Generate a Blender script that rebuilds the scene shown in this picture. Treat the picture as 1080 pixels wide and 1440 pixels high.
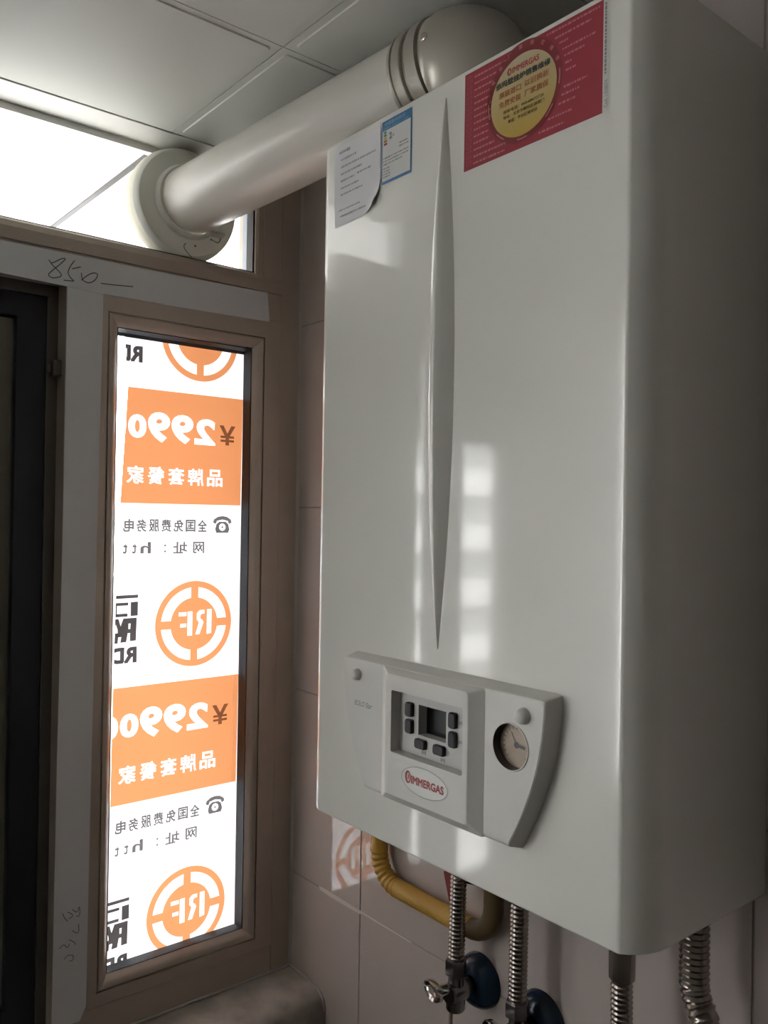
import bpy, bmesh, math, random
from mathutils import Matrix, Vector
from mathutils.geometry import interpolate_bezier, delaunay_2d_cdt
import numpy as np

for o in list(bpy.data.objects):
    bpy.data.objects.remove(o)
SC = bpy.context.scene
COL = SC.collection
RND = random.Random(7)
PI = math.pi

# ------------------------------------------------------------------ camera, sky, exposure
CX, CY, CZ = 1.1808, -0.7848, 0.3468
yaw, pitch, roll = 0.8831, 0.0057, 0.0158
F = Vector((-math.sin(yaw)*math.cos(pitch), math.cos(yaw)*math.cos(pitch), math.sin(pitch)))
R0 = Vector((math.cos(yaw), math.sin(yaw), 0))
U0 = R0.cross(F)
R = R0*math.cos(roll) + U0*math.sin(roll)
U = U0*math.cos(roll) - R0*math.sin(roll)
cam = bpy.data.cameras.new('camera')
cam.sensor_fit = 'VERTICAL'
cam.sensor_height = 36.0
cam.lens = 36.0*1196.0/1440.0
cam.clip_start = 0.02
cam.clip_end = 300
camo = bpy.data.objects.new('camera', cam)
COL.objects.link(camo)
camo.matrix_world = Matrix(((R.x, U.x, -F.x, CX), (R.y, U.y, -F.y, CY), (R.z, U.z, -F.z, CZ), (0, 0, 0, 1)))
SC.camera = camo

world = bpy.data.worlds.new('overcast_sky')
SC.world = world
world.use_nodes = True
bg = world.node_tree.nodes['Background']
bg.inputs[0].default_value = (0.95, 0.97, 1.0, 1)
bg.inputs[1].default_value = 7.0
SC.view_settings.view_transform = 'Standard'
SC.view_settings.look = 'None'
SC.view_settings.exposure = 0.95
SC.view_settings.gamma = 1.0
SC.view_settings.use_curve_mapping = False


# ------------------------------------------------------------------ materials
MATS = {}


def mat(name, color, rough=0.5, metal=0.0, coat=0.0, coat_rough=0.08, noise=0.0, nscale=30.0, bump=0.0, bscale=60.0,
        spec=0.5, vec_scale=(1, 1, 1), coat_ior=1.5):
    m = bpy.data.materials.new(name)
    m.use_nodes = True
    nt = m.node_tree
    b = nt.nodes['Principled BSDF']
    b.inputs['Base Color'].default_value = (*color, 1)
    b.inputs['Roughness'].default_value = rough
    b.inputs['Metallic'].default_value = metal
    b.inputs['Coat Weight'].default_value = coat
    b.inputs['Coat Roughness'].default_value = coat_rough
    b.inputs['Coat IOR'].default_value = coat_ior
    b.inputs['Specular IOR Level'].default_value = spec
    if noise or bump:
        tc = nt.nodes.new('ShaderNodeTexCoord')
        mp = nt.nodes.new('ShaderNodeMapping')
        mp.inputs['Scale'].default_value = vec_scale
        nt.links.new(tc.outputs['Object'], mp.inputs['Vector'])
    if noise:
        n = nt.nodes.new('ShaderNodeTexNoise')
        n.inputs['Scale'].default_value = nscale
        n.inputs['Detail'].default_value = 5
        nt.links.new(mp.outputs['Vector'], n.inputs['Vector'])
        r = nt.nodes.new('ShaderNodeValToRGB')
        r.color_ramp.elements[0].position = 0.3
        r.color_ramp.elements[1].position = 0.7
        r.color_ramp.elements[0].color = (*[c*(1-noise) for c in color], 1)
        r.color_ramp.elements[1].color = (*[min(1, c*(1+noise)) for c in color], 1)
        nt.links.new(n.outputs['Fac'], r.inputs['Fac'])
        nt.links.new(r.outputs['Color'], b.inputs['Base Color'])
    if bump:
        n2 = nt.nodes.new('ShaderNodeTexNoise')
        n2.inputs['Scale'].default_value = bscale
        nt.links.new(mp.outputs['Vector'], n2.inputs['Vector'])
        bp = nt.nodes.new('ShaderNodeBump')
        bp.inputs['Strength'].default_value = bump
        bp.inputs['Distance'].default_value = 0.002
        nt.links.new(n2.outputs['Fac'], bp.inputs['Height'])
        nt.links.new(bp.outputs['Normal'], b.inputs['Normal'])
    MATS[name] = m
    return m


def glass_mat(name, tint=(1, 1, 1), refl=0.06):
    m = bpy.data.materials.new(name)
    m.use_nodes = True
    nt = m.node_tree
    nt.nodes.remove(nt.nodes['Principled BSDF'])
    out = nt.nodes['Material Output']
    t = nt.nodes.new('ShaderNodeBsdfTransparent')
    t.inputs[0].default_value = (*tint, 1)
    g = nt.nodes.new('ShaderNodeBsdfGlossy')
    g.inputs['Roughness'].default_value = 0.02
    lw = nt.nodes.new('ShaderNodeLayerWeight')
    pw = nt.nodes.new('ShaderNodeMath')
    pw.operation = 'POWER'
    pw.inputs[1].default_value = 5.0
    ma = nt.nodes.new('ShaderNodeMath')
    ma.operation = 'MULTIPLY_ADD'
    ma.inputs[1].default_value = 0.90
    ma.inputs[2].default_value = refl*0.6
    lw.inputs['Blend'].default_value = 0.5
    nt.links.new(lw.outputs['Facing'], pw.inputs[0])
    nt.links.new(pw.outputs[0], ma.inputs[0])
    mx = nt.nodes.new('ShaderNodeMixShader')
    nt.links.new(ma.outputs[0], mx.inputs[0])
    nt.links.new(t.outputs[0], mx.inputs[1])
    nt.links.new(g.outputs[0], mx.inputs[2])
    nt.links.new(mx.outputs[0], out.inputs[0])
    MATS[name] = m
    return m


def ink_mat(name, tint):
    m = bpy.data.materials.new(name)
    m.use_nodes = True
    nt = m.node_tree
    nt.nodes.remove(nt.nodes['Principled BSDF'])
    t = nt.nodes.new('ShaderNodeBsdfTransparent')
    t.inputs[0].default_value = (*tint, 1)
    nt.links.new(t.outputs[0], nt.nodes['Material Output'].inputs[0])
    MATS[name] = m
    return m


def paper_translucent(name, refl, trans):
    m = bpy.data.materials.new(name)
    m.use_nodes = True
    nt = m.node_tree
    nt.nodes.remove(nt.nodes['Principled BSDF'])
    d = nt.nodes.new('ShaderNodeBsdfDiffuse')
    d.inputs[0].default_value = (*refl, 1)
    t = nt.nodes.new('ShaderNodeBsdfTranslucent')
    t.inputs[0].default_value = (*trans, 1)
    a = nt.nodes.new('ShaderNodeAddShader')
    nt.links.new(d.outputs[0], a.inputs[0])
    nt.links.new(t.outputs[0], a.inputs[1])
    nt.links.new(a.outputs[0], nt.nodes['Material Output'].inputs[0])
    MATS[name] = m
    return m


mat('bronze', (0.45, 0.385, 0.325), 0.33, 0.35, noise=0.05, nscale=14)
mat('bronze_dark', (0.13, 0.115, 0.10), 0.35, 0.3)
mat('gasket', (0.012, 0.013, 0.016), 0.55)
mat('spacer', (0.30, 0.33, 0.38), 0.35, 0.6)
mat('tape_film', (0.68, 0.69, 0.71), 0.55, noise=0.03, nscale=8)
mat('pencil', (0.09, 0.09, 0.095), 0.7)
mat('pencil_faint', (0.20, 0.19, 0.185), 0.7)
mat('sash_navy', (0.010, 0.012, 0.022), 0.45)
mat('board', (0.15, 0.135, 0.105), 0.6, noise=0.12, nscale=6)
mat('tile', (0.49, 0.43, 0.395), 0.05, coat=0.6, coat_rough=0.02, noise=0.05, nscale=4, spec=0.55)
mat('grout', (0.30, 0.27, 0.25), 0.85)
mat('joint_highlight', (0.62, 0.57, 0.53), 0.8)
mat('caulk', (0.42, 0.39, 0.36), 0.6)
mat('stone', (0.36, 0.33, 0.29), 0.4, noise=0.28, nscale=22)
mat('panel_ceiling', (0.60, 0.61, 0.56), 0.55, 0.0, spec=0.3)
mat('ceiling_trim', (0.62, 0.62, 0.58), 0.45)
mat('plaster', (0.14, 0.125, 0.11), 0.8, noise=0.04, nscale=5)
mat('wall_dark', (0.085, 0.072, 0.060), 0.7, noise=0.05, nscale=5)
mat('floor', (0.07, 0.06, 0.05), 0.3, noise=0.08, nscale=4)
mat('casing', (0.69, 0.68, 0.63), 0.30, coat=1.0, coat_rough=0.06, coat_ior=1.65)
mat('panel_plastic', (0.60, 0.585, 0.55), 0.42)
mat('recess_plastic', (0.50, 0.49, 0.47), 0.5)
mat('button', (0.022, 0.022, 0.024), 0.5)
mat('lcd', (0.006, 0.008, 0.007), 0.12, noise=0.5, nscale=20)
mat('lcd_tint', (0.030, 0.042, 0.034), 0.15)
mat('print_grey', (0.22, 0.22, 0.22), 0.6)
mat('outline_grey', (0.30, 0.31, 0.30), 0.4)
mat('badge_white', (0.66, 0.65, 0.62), 0.25)
mat('logo_red', (0.33, 0.035, 0.045), 0.35)
mat('gauge_face', (0.42, 0.33, 0.25), 0.35, noise=0.12, nscale=60)
mat('gauge_rim', (0.035, 0.028, 0.025), 0.4)
mat('gauge_glass_rim', (0.6, 0.58, 0.54), 0.3)
mat('needle', (0.10, 0.09, 0.085), 0.4)
mat('sticker_red', (0.31, 0.026, 0.046), 0.4)
mat('sticker_pink', (0.50, 0.17, 0.19), 0.5)
mat('sticker_pink_faint', (0.34, 0.065, 0.085), 0.5)
mat('ring_red', (0.215, 0.022, 0.030), 0.35)
mat('sticker_white', (0.62, 0.60, 0.57), 0.4)
mat('text_dark', (0.03, 0.035, 0.03), 0.5)
mat('text_brown', (0.36, 0.13, 0.04), 0.5)
mat('text_olive', (0.16, 0.10, 0.015), 0.5)
mat('label_blue', (0.045, 0.17, 0.34), 0.35)
mat('label_pale', (0.22, 0.38, 0.52), 0.45)
mat('label_white', (0.60, 0.60, 0.585), 0.4)
mat('label_green', (0.04, 0.22, 0.07), 0.5)
mat('label_yellow', (0.50, 0.42, 0.06), 0.5)
mat('notice', (0.68, 0.67, 0.69), 0.65)
mat('notice_ink', (0.33, 0.32, 0.345), 0.7)
mat('pipe_white', (0.66, 0.63, 0.575), 0.34, coat=0.3, coat_rough=0.2)
mat('elbow_paint', (0.42, 0.39, 0.335), 0.33, 0.35)
mat('groove_dark', (0.13, 0.12, 0.10), 0.5)
paper_translucent('rubber_white', (0.62, 0.62, 0.585), (0.11, 0.108, 0.095))
paper_translucent('rubber_cream', (0.66, 0.64, 0.55), (0.09, 0.087, 0.068))
mat('steel', (0.58, 0.54, 0.50), 0.22, 1.0)
mat('steel_dark', (0.34, 0.30, 0.27), 0.24, 1.0)
mat('chrome', (0.62, 0.60, 0.58), 0.12, 1.0)
mat('chrome_dark', (0.24, 0.23, 0.23), 0.22, 1.0)
mat('gas_yellow', (0.50, 0.29, 0.045), 0.42)
mat('gas_shaded', (0.10, 0.065, 0.022), 0.5)
mat('lever_red', (0.17, 0.014, 0.016), 0.5)
mat('cup_blue', (0.008, 0.026, 0.055), 0.2)
mat('cable', (0.22, 0.17, 0.13), 0.6)
mat('concrete_white', (0.80, 0.79, 0.75), 0.8)
mat('far_window', (0.42, 0.42, 0.41), 0.5)
mat('ground', (0.42, 0.41, 0.39), 0.9)
mat('soffit', (0.80, 0.80, 0.78), 0.7)
mat('soffit_gap', (0.10, 0.10, 0.10), 0.8)
mat('dark_inside', (0.03, 0.03, 0.03), 0.8)
glass_mat('glass')
glass_mat('clear_tape', (0.93, 0.93, 0.935), 0.03)
paper_translucent('sheer', (0.05, 0.05, 0.05), (0.95, 0.95, 0.94))
paper_translucent('poster_paper', (0.55, 0.55, 0.57), (0.28, 0.28, 0.285))
ink_mat('ink_orange', (0.62, 0.245, 0.098))
ink_mat('ink_grey', (0.058, 0.050, 0.048))
ink_mat('ink_midgrey', (0.125, 0.113, 0.11))
ink_mat('ink_brown', (0.30, 0.25, 0.25))


# ------------------------------------------------------------------ helpers
def finish(me, sharp=0.6):
    me.shade_smooth()
    try:
        me.set_sharp_from_angle(angle=sharp)
    except Exception:
        pass


def wn(o):
    w = o.modifiers.new('weighted', 'WEIGHTED_NORMAL')
    w.mode = 'FACE_AREA'
    w.weight = 100
    w.keep_sharp = True


def obj(name, bm, m, parent=None, sharp=0.6, label=None, kind=None, normals=True):
    me = bpy.data.meshes.new(name)
    if normals:
        bmesh.ops.recalc_face_normals(bm, faces=bm.faces[:])
    bm.to_mesh(me)
    bm.free()
    for q in (m if isinstance(m, (list, tuple)) else [m]):
        me.materials.append(MATS[q])
    finish(me, sharp)
    o = bpy.data.objects.new(name, me)
    COL.objects.link(o)
    if sharp <= 0.7:
        wn(o)
    if parent:
        o.parent = parent
        o.matrix_parent_inverse = Matrix.Translation(-Vector(parent_world(parent)))
    if label:
        o['label'] = label
    if kind:
        o['kind'] = kind
    return o


def parent_world(p):
    v = Vector((0, 0, 0))
    while p:
        v = v + p.location + p.matrix_parent_inverse.translation
        p = p.parent
    return v


def thing(name, label, cat, loc, group=None):
    o = bpy.data.objects.new(name, None)
    COL.objects.link(o)
    o.location = loc
    o.empty_display_size = 0.05
    o['label'] = label
    o['category'] = cat
    if group:
        o['group'] = group
    return o


def struct(name, bm=None, m=None, parent=None, loc=(0, 0, 0)):
    if bm is None:
        o = bpy.data.objects.new(name, None)
        COL.objects.link(o)
        o.location = loc
    else:
        o = obj(name, bm, m, parent)
    o['kind'] = 'structure'
    return o


def tag(o, label, cat, group=None):
    o['label'] = label
    o['category'] = cat
    if group:
        o['group'] = group
    return o


def box(bm, x0, x1, y0, y1, z0, z1, bev=0.0, segs=1):
    r = bmesh.ops.create_cube(bm, size=1.0)
    for v in r['verts']:
        v.co = Vector(((x0+x1)/2+v.co.x*(x1-x0), (y0+y1)/2+v.co.y*(y1-y0), (z0+z1)/2+v.co.z*(z1-z0)))
    if bev:
        es = {e for v in r['verts'] for e in v.link_edges}
        bmesh.ops.bevel(bm, geom=list(es), offset=bev, segments=segs, affect='EDGES', profile=0.5)
    return bm


def nb():
    return bmesh.new()


def loft(bm, rings, cap0=True, cap1=True, closed=True):
    vr = [[bm.verts.new(p) for p in r] for r in rings]
    n = len(vr[0])
    for a, b in zip(vr, vr[1:]):
        for i in range(n if closed else n-1):
            j = (i+1) % n
            bm.faces.new((a[i], a[j], b[j], b[i]))
    if cap0:
        bm.faces.new(vr[0])
    if cap1:
        bm.faces.new(vr[-1])
    return bm


def frame_axes(d):
    d = Vector(d).normalized()
    up = Vector((0, 0, 1)) if abs(d.z) < 0.9 else Vector((0, 1, 0))
    a = d.cross(up).normalized()
    b = d.cross(a).normalized()
    return d, a, b


def lathe(bm, prof, origin, axis, n=40, cap=True):
    d, a, b = frame_axes(axis)
    o = Vector(origin)
    rings = []
    for r, t in prof:
        rings.append([o + d*t + (a*math.cos(2*PI*i/n) + b*math.sin(2*PI*i/n))*max(r, 1e-5) for i in range(n)])
    return loft(bm, rings, cap, cap)


def tube(bm, path, rad, n=20, cap=True):
    """path: points; rad: number or list. Parallel-transported rings."""
    P = [Vector(p) for p in path]
    m = len(P)
    if not isinstance(rad, (list, tuple)):
        rad = [rad]*m
    T = []
    for i in range(m):
        t = P[min(i+1, m-1)] - P[max(i-1, 0)]
        T.append(t.normalized())
    _, a, _ = frame_axes(T[0])
    rings = []
    for i in range(m):
        a = (a - T[i]*a.dot(T[i])).normalized()
        b = T[i].cross(a)
        rings.append([P[i] + (a*math.cos(2*PI*k/n) + b*math.sin(2*PI*k/n))*rad[i] for k in range(n)])
    return loft(bm, rings, cap, cap)


def resample(path, step):
    P = [Vector(p) for p in path]
    out = [P[0]]
    need = step
    for a, b in zip(P, P[1:]):
        L = (b-a).length
        s = 0.0
        while L - s >= need:
            s += need
            out.append(a.lerp(b, s/L))
            need = step
        need -= (L - s)
    return out


def arc(c, u, v, r, a0, a1, n):
    c, u, v = Vector(c), Vector(u), Vector(v)
    return [c + (u*math.cos(a0+(a1-a0)*i/n) + v*math.sin(a0+(a1-a0)*i/n))*r for i in range(n+1)]


def corrugated(path, r, pitch, depth, n=18):
    P = resample(path, pitch/4)
    rad = [r + depth*(0.5, 0.0, -0.5, 0.0)[i % 4]*2*0.5 for i in range(len(P))]
    bm = nb()
    tube(bm, P, rad, n)
    return bm


# --- flat print: polygons with holes, filled even-odd through a 2D curve
def fill2d(polys):
    """triangles of the even-odd area of closed polygons"""
    co, ed = [], []
    for p in polys:
        n0 = len(co)
        co += [Vector((x*100, y*100)) for x, y in p]
        ed += [(n0+i, n0+(i+1) % len(p)) for i in range(len(p))]
    v2, e2, f2, *_ = delaunay_2d_cdt(co, ed, [], 0, 1e-5)
    V = np.array([(v.x, v.y) for v in v2])
    T = np.array([f for f in f2], dtype=int)
    c = V[T].mean(axis=1)
    P = np.array([(v.x, v.y) for v in co])
    E = np.array(ed)
    A, B = P[E[:, 0]], P[E[:, 1]]
    inside = np.zeros(len(c), dtype=bool)
    for s0 in range(0, len(c), 512):
        q = c[s0:s0+512]
        y = q[:, 1:2]
        cond = (A[None, :, 1] > y) != (B[None, :, 1] > y)
        dy = B[:, 1]-A[:, 1]
        dy = np.where(np.abs(dy) < 1e-12, 1e-12, dy)
        xi = A[None, :, 0] + (y-A[None, :, 1])*(B[:, 0]-A[:, 0])[None, :]/dy[None, :]
        inside[s0:s0+512] = (np.sum(cond & (xi > q[:, 0:1]), axis=1) % 2) == 1
    return [(x/100, y/100) for x, y in V], [tuple(int(i) for i in t) for t in T[inside]]


GLYPH = {}


def text_polys(body, box_=None, grow=0.0, shear=0.0, mirror=False, keep=False):
    """outlines of a line of lettering fitted to box_ = (x0, x1, y0, y1); grow thickens the strokes."""
    if body not in GLYPH:
        cu = bpy.data.curves.new('txt', 'FONT')
        cu.body = body
        cu.resolution_u = 3
        o = bpy.data.objects.new('txt', cu)
        COL.objects.link(o)
        dg = bpy.context.evaluated_depsgraph_get()
        c2 = o.to_curve(dg)
        polys = []
        for s in c2.splines:
            bp = s.bezier_points
            n = len(bp)
            if n < 2:
                continue
            pts = []
            for i in range(n):
                a, b = bp[i], bp[(i+1) % n]
                ch = b.co-a.co
                st = max(ch.cross(a.handle_right-a.co).length, ch.cross(b.handle_left-a.co).length) < 1e-4*max(ch.length, 1e-4)
                seg = [a.co, b.co] if st else interpolate_bezier(a.co, a.handle_right, b.handle_left, b.co, 5)
                for p in seg[:-1]:
                    q = (p.x, p.y)
                    if not pts or abs(q[0]-pts[-1][0])+abs(q[1]-pts[-1][1]) > 1e-5:
                        pts.append(q)
            if len(pts) > 2:
                polys.append(pts)
        o.to_curve_clear()
        bpy.data.objects.remove(o)
        bpy.data.curves.remove(cu)
        GLYPH[body] = polys
    polys = [list(p) for p in GLYPH[body]]
    if shear:
        polys = [[(x+y*shear, y) for x, y in p] for p in polys]
    if grow:
        def area(p):
            return sum(p[i-1][0]*p[i][1]-p[i][0]*p[i-1][1] for i in range(len(p)))/2
        big = max(polys, key=lambda p: abs(area(p)))
        sg = -1 if area(big) > 0 else 1
        res = []
        for p in polys:
            n = len(p)
            q = []
            for i in range(n):
                ax, ay = p[i-1]
                bx, by = p[i]
                cx, cy = p[(i+1) % n]
                n1 = (-(by-ay), bx-ax)
                n2 = (-(cy-by), cx-bx)
                l1 = math.hypot(*n1) or 1
                l2 = math.hypot(*n2) or 1
                nx, ny = n1[0]/l1+n2[0]/l2, n1[1]/l1+n2[1]/l2
                l = math.hypot(nx, ny)
                if l < 0.3:
                    q.append((bx, by))
                    continue
                k = min(2.0, 2.0/l)/l
                q.append((bx+sg*nx*k*grow, by+sg*ny*k*grow))
            res.append(q)
        polys = res
    if box_:
        xs = [x for p in polys for x, _ in p]
        ys = [y for p in polys for _, y in p]
        x0, x1, y0, y1 = min(xs), max(xs), min(ys), max(ys)
        bx0, bx1, by0, by1 = box_
        polys = [[(bx0+(x-x0)/(x1-x0)*(bx1-bx0), by0+(y-y0)/(y1-y0)*(by1-by0)) for x, y in p] for p in polys]
    return polys


def flat(bm, polys, fn, clip=None):
    """fill polys and place them with fn(x, y) -> 3D point; clip = list of ((px,py),(nx,ny)) half planes kept on the +n side."""
    vs, fs = fill2d(polys)
    t = nb()
    tv = [t.verts.new((x, y, 0)) for x, y in vs]
    for f in fs:
        try:
            t.faces.new([tv[i] for i in f])
        except ValueError:
            pass
    for (p, n) in (clip or []):
        bmesh.ops.bisect_plane(t, geom=t.verts[:]+t.edges[:]+t.faces[:], plane_co=(p[0], p[1], 0), plane_no=(-n[0], -n[1], 0), clear_outer=True)
    mp = {}
    for v in t.verts:
        mp[v] = bm.verts.new(fn(v.co.x, v.co.y))
    for f in t.faces:
        try:
            bm.faces.new([mp[v] for v in f.verts])
        except ValueError:
            pass
    t.free()
    return bm


def rect(x0, x1, y0, y1):
    return [(x0, y0), (x1, y0), (x1, y1), (x0, y1)]


def rrect(x0, x1, y0, y1, r, n=4):
    out = []
    for cx, cy, a in ((x1-r, y0+r, -PI/2), (x1-r, y1-r, 0), (x0+r, y1-r, PI/2), (x0+r, y0+r, PI)):
        for i in range(n+1):
            t = a + PI/2*i/n
            out.append((cx+r*math.cos(t), cy+r*math.sin(t)))
    return out


def circ(cx, cy, rx, ry=None, n=48, a0=0):
    ry = rx if ry is None else ry
    return [(cx+rx*math.cos(a0+2*PI*i/n), cy+ry*math.sin(a0+2*PI*i/n)) for i in range(n)]


def stroke(bm, pts, w, fn):
    """a pen stroke of width w along 2D points, as a flat ribbon"""
    L, Rr = [], []
    n = len(pts)
    for i in range(n):
        ax, ay = pts[max(i-1, 0)]
        bx, by = pts[min(i+1, n-1)]
        l = math.hypot(bx-ax, by-ay) or 1
        nx, ny = -(by-ay)/l*w/2, (bx-ax)/l*w/2
        L.append(bm.verts.new(fn(pts[i][0]+nx, pts[i][1]+ny)))
        Rr.append(bm.verts.new(fn(pts[i][0]-nx, pts[i][1]-ny)))
    for i in range(n-1):
        bm.faces.new((L[i], L[i+1], Rr[i+1], Rr[i]))


def smooth(pts, k=4):
    out = []
    n = len(pts)
    for i in range(n-1):
        p0, p1, p2, p3 = pts[max(i-1, 0)], pts[i], pts[i+1], pts[min(i+2, n-1)]
        for s in range(k):
            t = s/k
            out.append(tuple(0.5*(2*p1[j]+(p2[j]-p0[j])*t+(2*p0[j]-5*p1[j]+4*p2[j]-p3[j])*t*t+(3*p1[j]-p0[j]-3*p2[j]+p3[j])*t**3) for j in (0, 1)))
    out.append(pts[-1])
    return out


# ------------------------------------------------------------------ room shell
ZC = 0.905       # ceiling
ZF = -1.30       # floor
XR, YF = 1.95, -3.00
W3 = (-2.75, -1.27, -0.30, 0.875)   # far window in the same wall, out of the picture
SILL = -0.396

b = nb(); box(b, -0.2, XR+0.1, YF-0.1, 0.1, ZF-0.1, ZF); struct('floor', b, 'floor')
b = nb(); box(b, XR, XR+0.1, YF, 0.1, ZF, ZC+0.02); struct('wall_right', b, 'wall_dark')
b = nb(); box(b, -0.06, XR, YF-0.1, YF, ZF, ZC+0.02); struct('wall_front', b, 'plaster')

# tiled wall behind the boiler
b = nb(); box(b, -0.2, XR+0.1, 0.0014, 0.1, ZF, ZC+0.02)
wall_back = struct('wall_back', b, 'grout')
xs = [-0.055, 0.184, 0.784, 1.384, XR]
zs = [ZF] + [-0.2404+0.3*k for k in range(-3, 4)] + [ZC+0.01]
for i in range(len(xs)-1):
    for j in range(len(zs)-1):
        if zs[j+1]-zs[j] < 0.01:
            continue
        b = nb()
        box(b, xs[i]+0.0009, xs[i+1]-0.0009, 0.0, 0.0030, zs[j]+0.0009, zs[j+1]-0.0009, 0.0010, 2)
        for v in b.verts:
            if v.co.y < 0.0015:
                v.co.y += RND.uniform(-0.0002, 0.0002)
        obj('tile', b, 'tile', wall_back, sharp=0.6)
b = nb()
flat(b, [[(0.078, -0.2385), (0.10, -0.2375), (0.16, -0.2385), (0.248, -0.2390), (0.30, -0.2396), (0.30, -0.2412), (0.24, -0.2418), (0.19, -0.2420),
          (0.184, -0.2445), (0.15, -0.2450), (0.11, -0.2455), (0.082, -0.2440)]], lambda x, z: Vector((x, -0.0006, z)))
obj('joint_highlight', b, 'joint_highlight', wall_back, label='pale strip painted as the highlight along the tile joint')  # highlight on the bevelled tile edge, painted as a pale strip

# ceiling
b = nb(); box(b, -0.06, XR+0.1, YF-0.1, 0.1, ZC+0.012, ZC+0.08)
ceiling = struct('ceiling', b, 'plaster')
PX = [0.018+0.3*k for k in range(0, 7)]
PY = [-0.2425+0.3*k for k in range(-14, 1)] + [0.0]
for i in range(len(PX)-1):
    x0, x1 = PX[i], min(PX[i+1], XR)
    for j in range(len(PY)-1):
        y0, y1 = max(PY[j], YF), PY[j+1]
        if y1-y0 < 0.03 or x1-x0 < 0.03:
            continue
        b = nb()
        g = 0.0007
        r0 = [(x, y, ZC) for x, y in rrect(x0+g, x1-g, y0+g, y1-g, 0.0005, 3)]
        r1 = [(x, y, ZC) for x, y in rrect(x0+0.0098, x1-0.0098, y0+0.0098, y1-0.0098, 0.005, 3)]
        r2 = [(x, y, ZC-0.0014) for x, y in rrect(x0+0.0112, x1-0.0112, y0+0.0112, y1-0.0112, 0.006, 3)]
        rt = [(x, y, ZC+0.010) for x, y in rrect(x0+g, x1-g, y0+g, y1-g, 0.0005, 3)]
        loft(b, [rt, r0, r1, r2], True, True)
        obj('panel', b, 'panel_ceiling', ceiling, sharp=0.35)
b = nb()
box(b, -0.050, 0.0168, YF, -0.001, 0.9036, 0.9066, 0.0004)
box(b, -0.055, -0.0425, -0.98, -0.0872, 0.8930, 0.9036)
o = obj('edge_trim', b, 'ceiling_trim', ceiling)

# left (window) wall: dado below the sill, pier, lintel of the far window
wl = struct('wall_left', None)
b = nb(); box(b, -0.16, -0.002, YF, 0.008, ZF, -0.43); obj('dado', b, 'plaster', wl)
b = nb(); box(b, -0.06, 0.0, W3[1], -0.980, -0.43, 0.915); obj('pier', b, 'tile', wl)
b = nb(); box(b, -0.06, 0.0, YF, W3[0], -0.43, 0.915); obj('pier', b, 'tile', wl)
b = nb(); box(b, -0.06, 0.0, W3[0], W3[1], W3[3], 0.915); obj('lintel', b, 'tile', wl)
b = nb(); box(b, -0.06, 0.0, W3[0], W3[1], -0.43, W3[2]); obj('dado', b, 'plaster', wl)

# window sill stone with a rounded nose
prof = [(-0.10, -0.43), (-0.10, SILL), (0.070, SILL-0.002), (0.084, SILL-0.005), (0.095, SILL-0.013), (0.101, SILL-0.026), (0.102, SILL-0.045), (0.102, SILL-0.075), (-0.002, SILL-0.075), (-0.002, -0.43)]
b = nb(); loft(b, [[(x, YF, z) for x, z in prof], [(x, -0.0008, z) for x, z in prof]])
sill = struct('trim_1', b, 'stone')
# caulk beads
b = nb()
loft(b, [[(0, -0.004, z), (0.004, -0.0002, z), (0.0, -0.0002, z)] for z in (SILL, 0.897)])
o = struct('trim_2', b, 'caulk')
b = nb()
tube(b, [(0.001, y, SILL+0.0012) for y in (-0.93, -0.6, -0.3, -0.002)], 0.0022, 8)
pts = [(0.001, -0.002, SILL+0.001), (0.05, -0.002, SILL+0.0005), (0.082, -0.002, SILL-0.003), (0.096, -0.002, SILL-0.012), (0.1015, -0.002, SILL-0.03)]
tube(b, pts, 0.0020, 8)
o = struct('trim_3', b, 'caulk')


# ------------------------------------------------------------------ window 1: bronze frame, transom light, fixed casement
def bar(name, y0, y1, z0, z1, parent, m='bronze', x0=-0.055, x1=0.0, bev=0.0015):
    b = nb()
    box(b, x0, x1, y0, y1, z0, z1, bev, 2)
    return obj(name, b, m, parent)


w1 = struct('window_1', None)
bar('frame_jamb', -0.0385, -0.0012, SILL+0.0005, 0.897, w1)
b = nb()   # upper jamb with its glazing bead
sec = [(-0.055, -0.0388), (0.0, -0.0388), (0.0, -0.072), (-0.0015, -0.0735), (0.0005, -0.0745), (0.0005, -0.083), (-0.003, -0.0865), (-0.010, -0.0872), (-0.055, -0.0872)]
loft(b, [[(x, y, z) for x, y in sec] for z in (0.722, 0.897)])
obj('frame_jamb', b, 'bronze', w1, sharp=0.3)
b = nb()   # black rubber and spacer in the upper reveal
box(b, -0.026, -0.0075, -0.0892, -0.0870, 0.7345, 0.897)
obj('gasket', b, 'gasket', w1)
b = nb(); box(b, -0.040, -0.027, -0.0892, -0.0870, 0.7345, 0.897)
obj('spacer_bar', b, 'spacer', w1, label='blue grey metal spacer strip')
b = nb()   # transom bar, sloped upper bead
sec = [(-0.055, 0.662), (0.0, 0.662), (0.0, 0.7045), (0.0022, 0.7055), (0.0022, 0.722), (-0.001, 0.731), (-0.006, 0.7345), (-0.055, 0.7345)]
loft(b, [[(x, y, z) for x, z in sec] for y in (-0.980, -0.0388)])
obj('transom_bar', b, 'bronze', w1, sharp=0.3)
b = nb(); box(b, -0.036, -0.006, -0.98, -0.0872, 0.7340, 0.7357)
obj('gasket', b, 'gasket', w1)
bar('mullion', -0.3855, -0.3572, SILL+0.0005, 0.662, w1)
bar('frame_sill', -0.3572, -0.0388, SILL+0.0005, -0.3515, w1)
b = nb(); box(b, -0.05, 0.004, -0.63, -0.480, 0.7350, 0.800, 0.003); obj('transom_sash_rail', b, 'bronze', w1)
b = nb(); box(b, -0.05, 0.0, -0.98, -0.63, 0.7348, 0.9, 0.003); obj('transom_panel', b, 'tape_film', w1)
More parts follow.
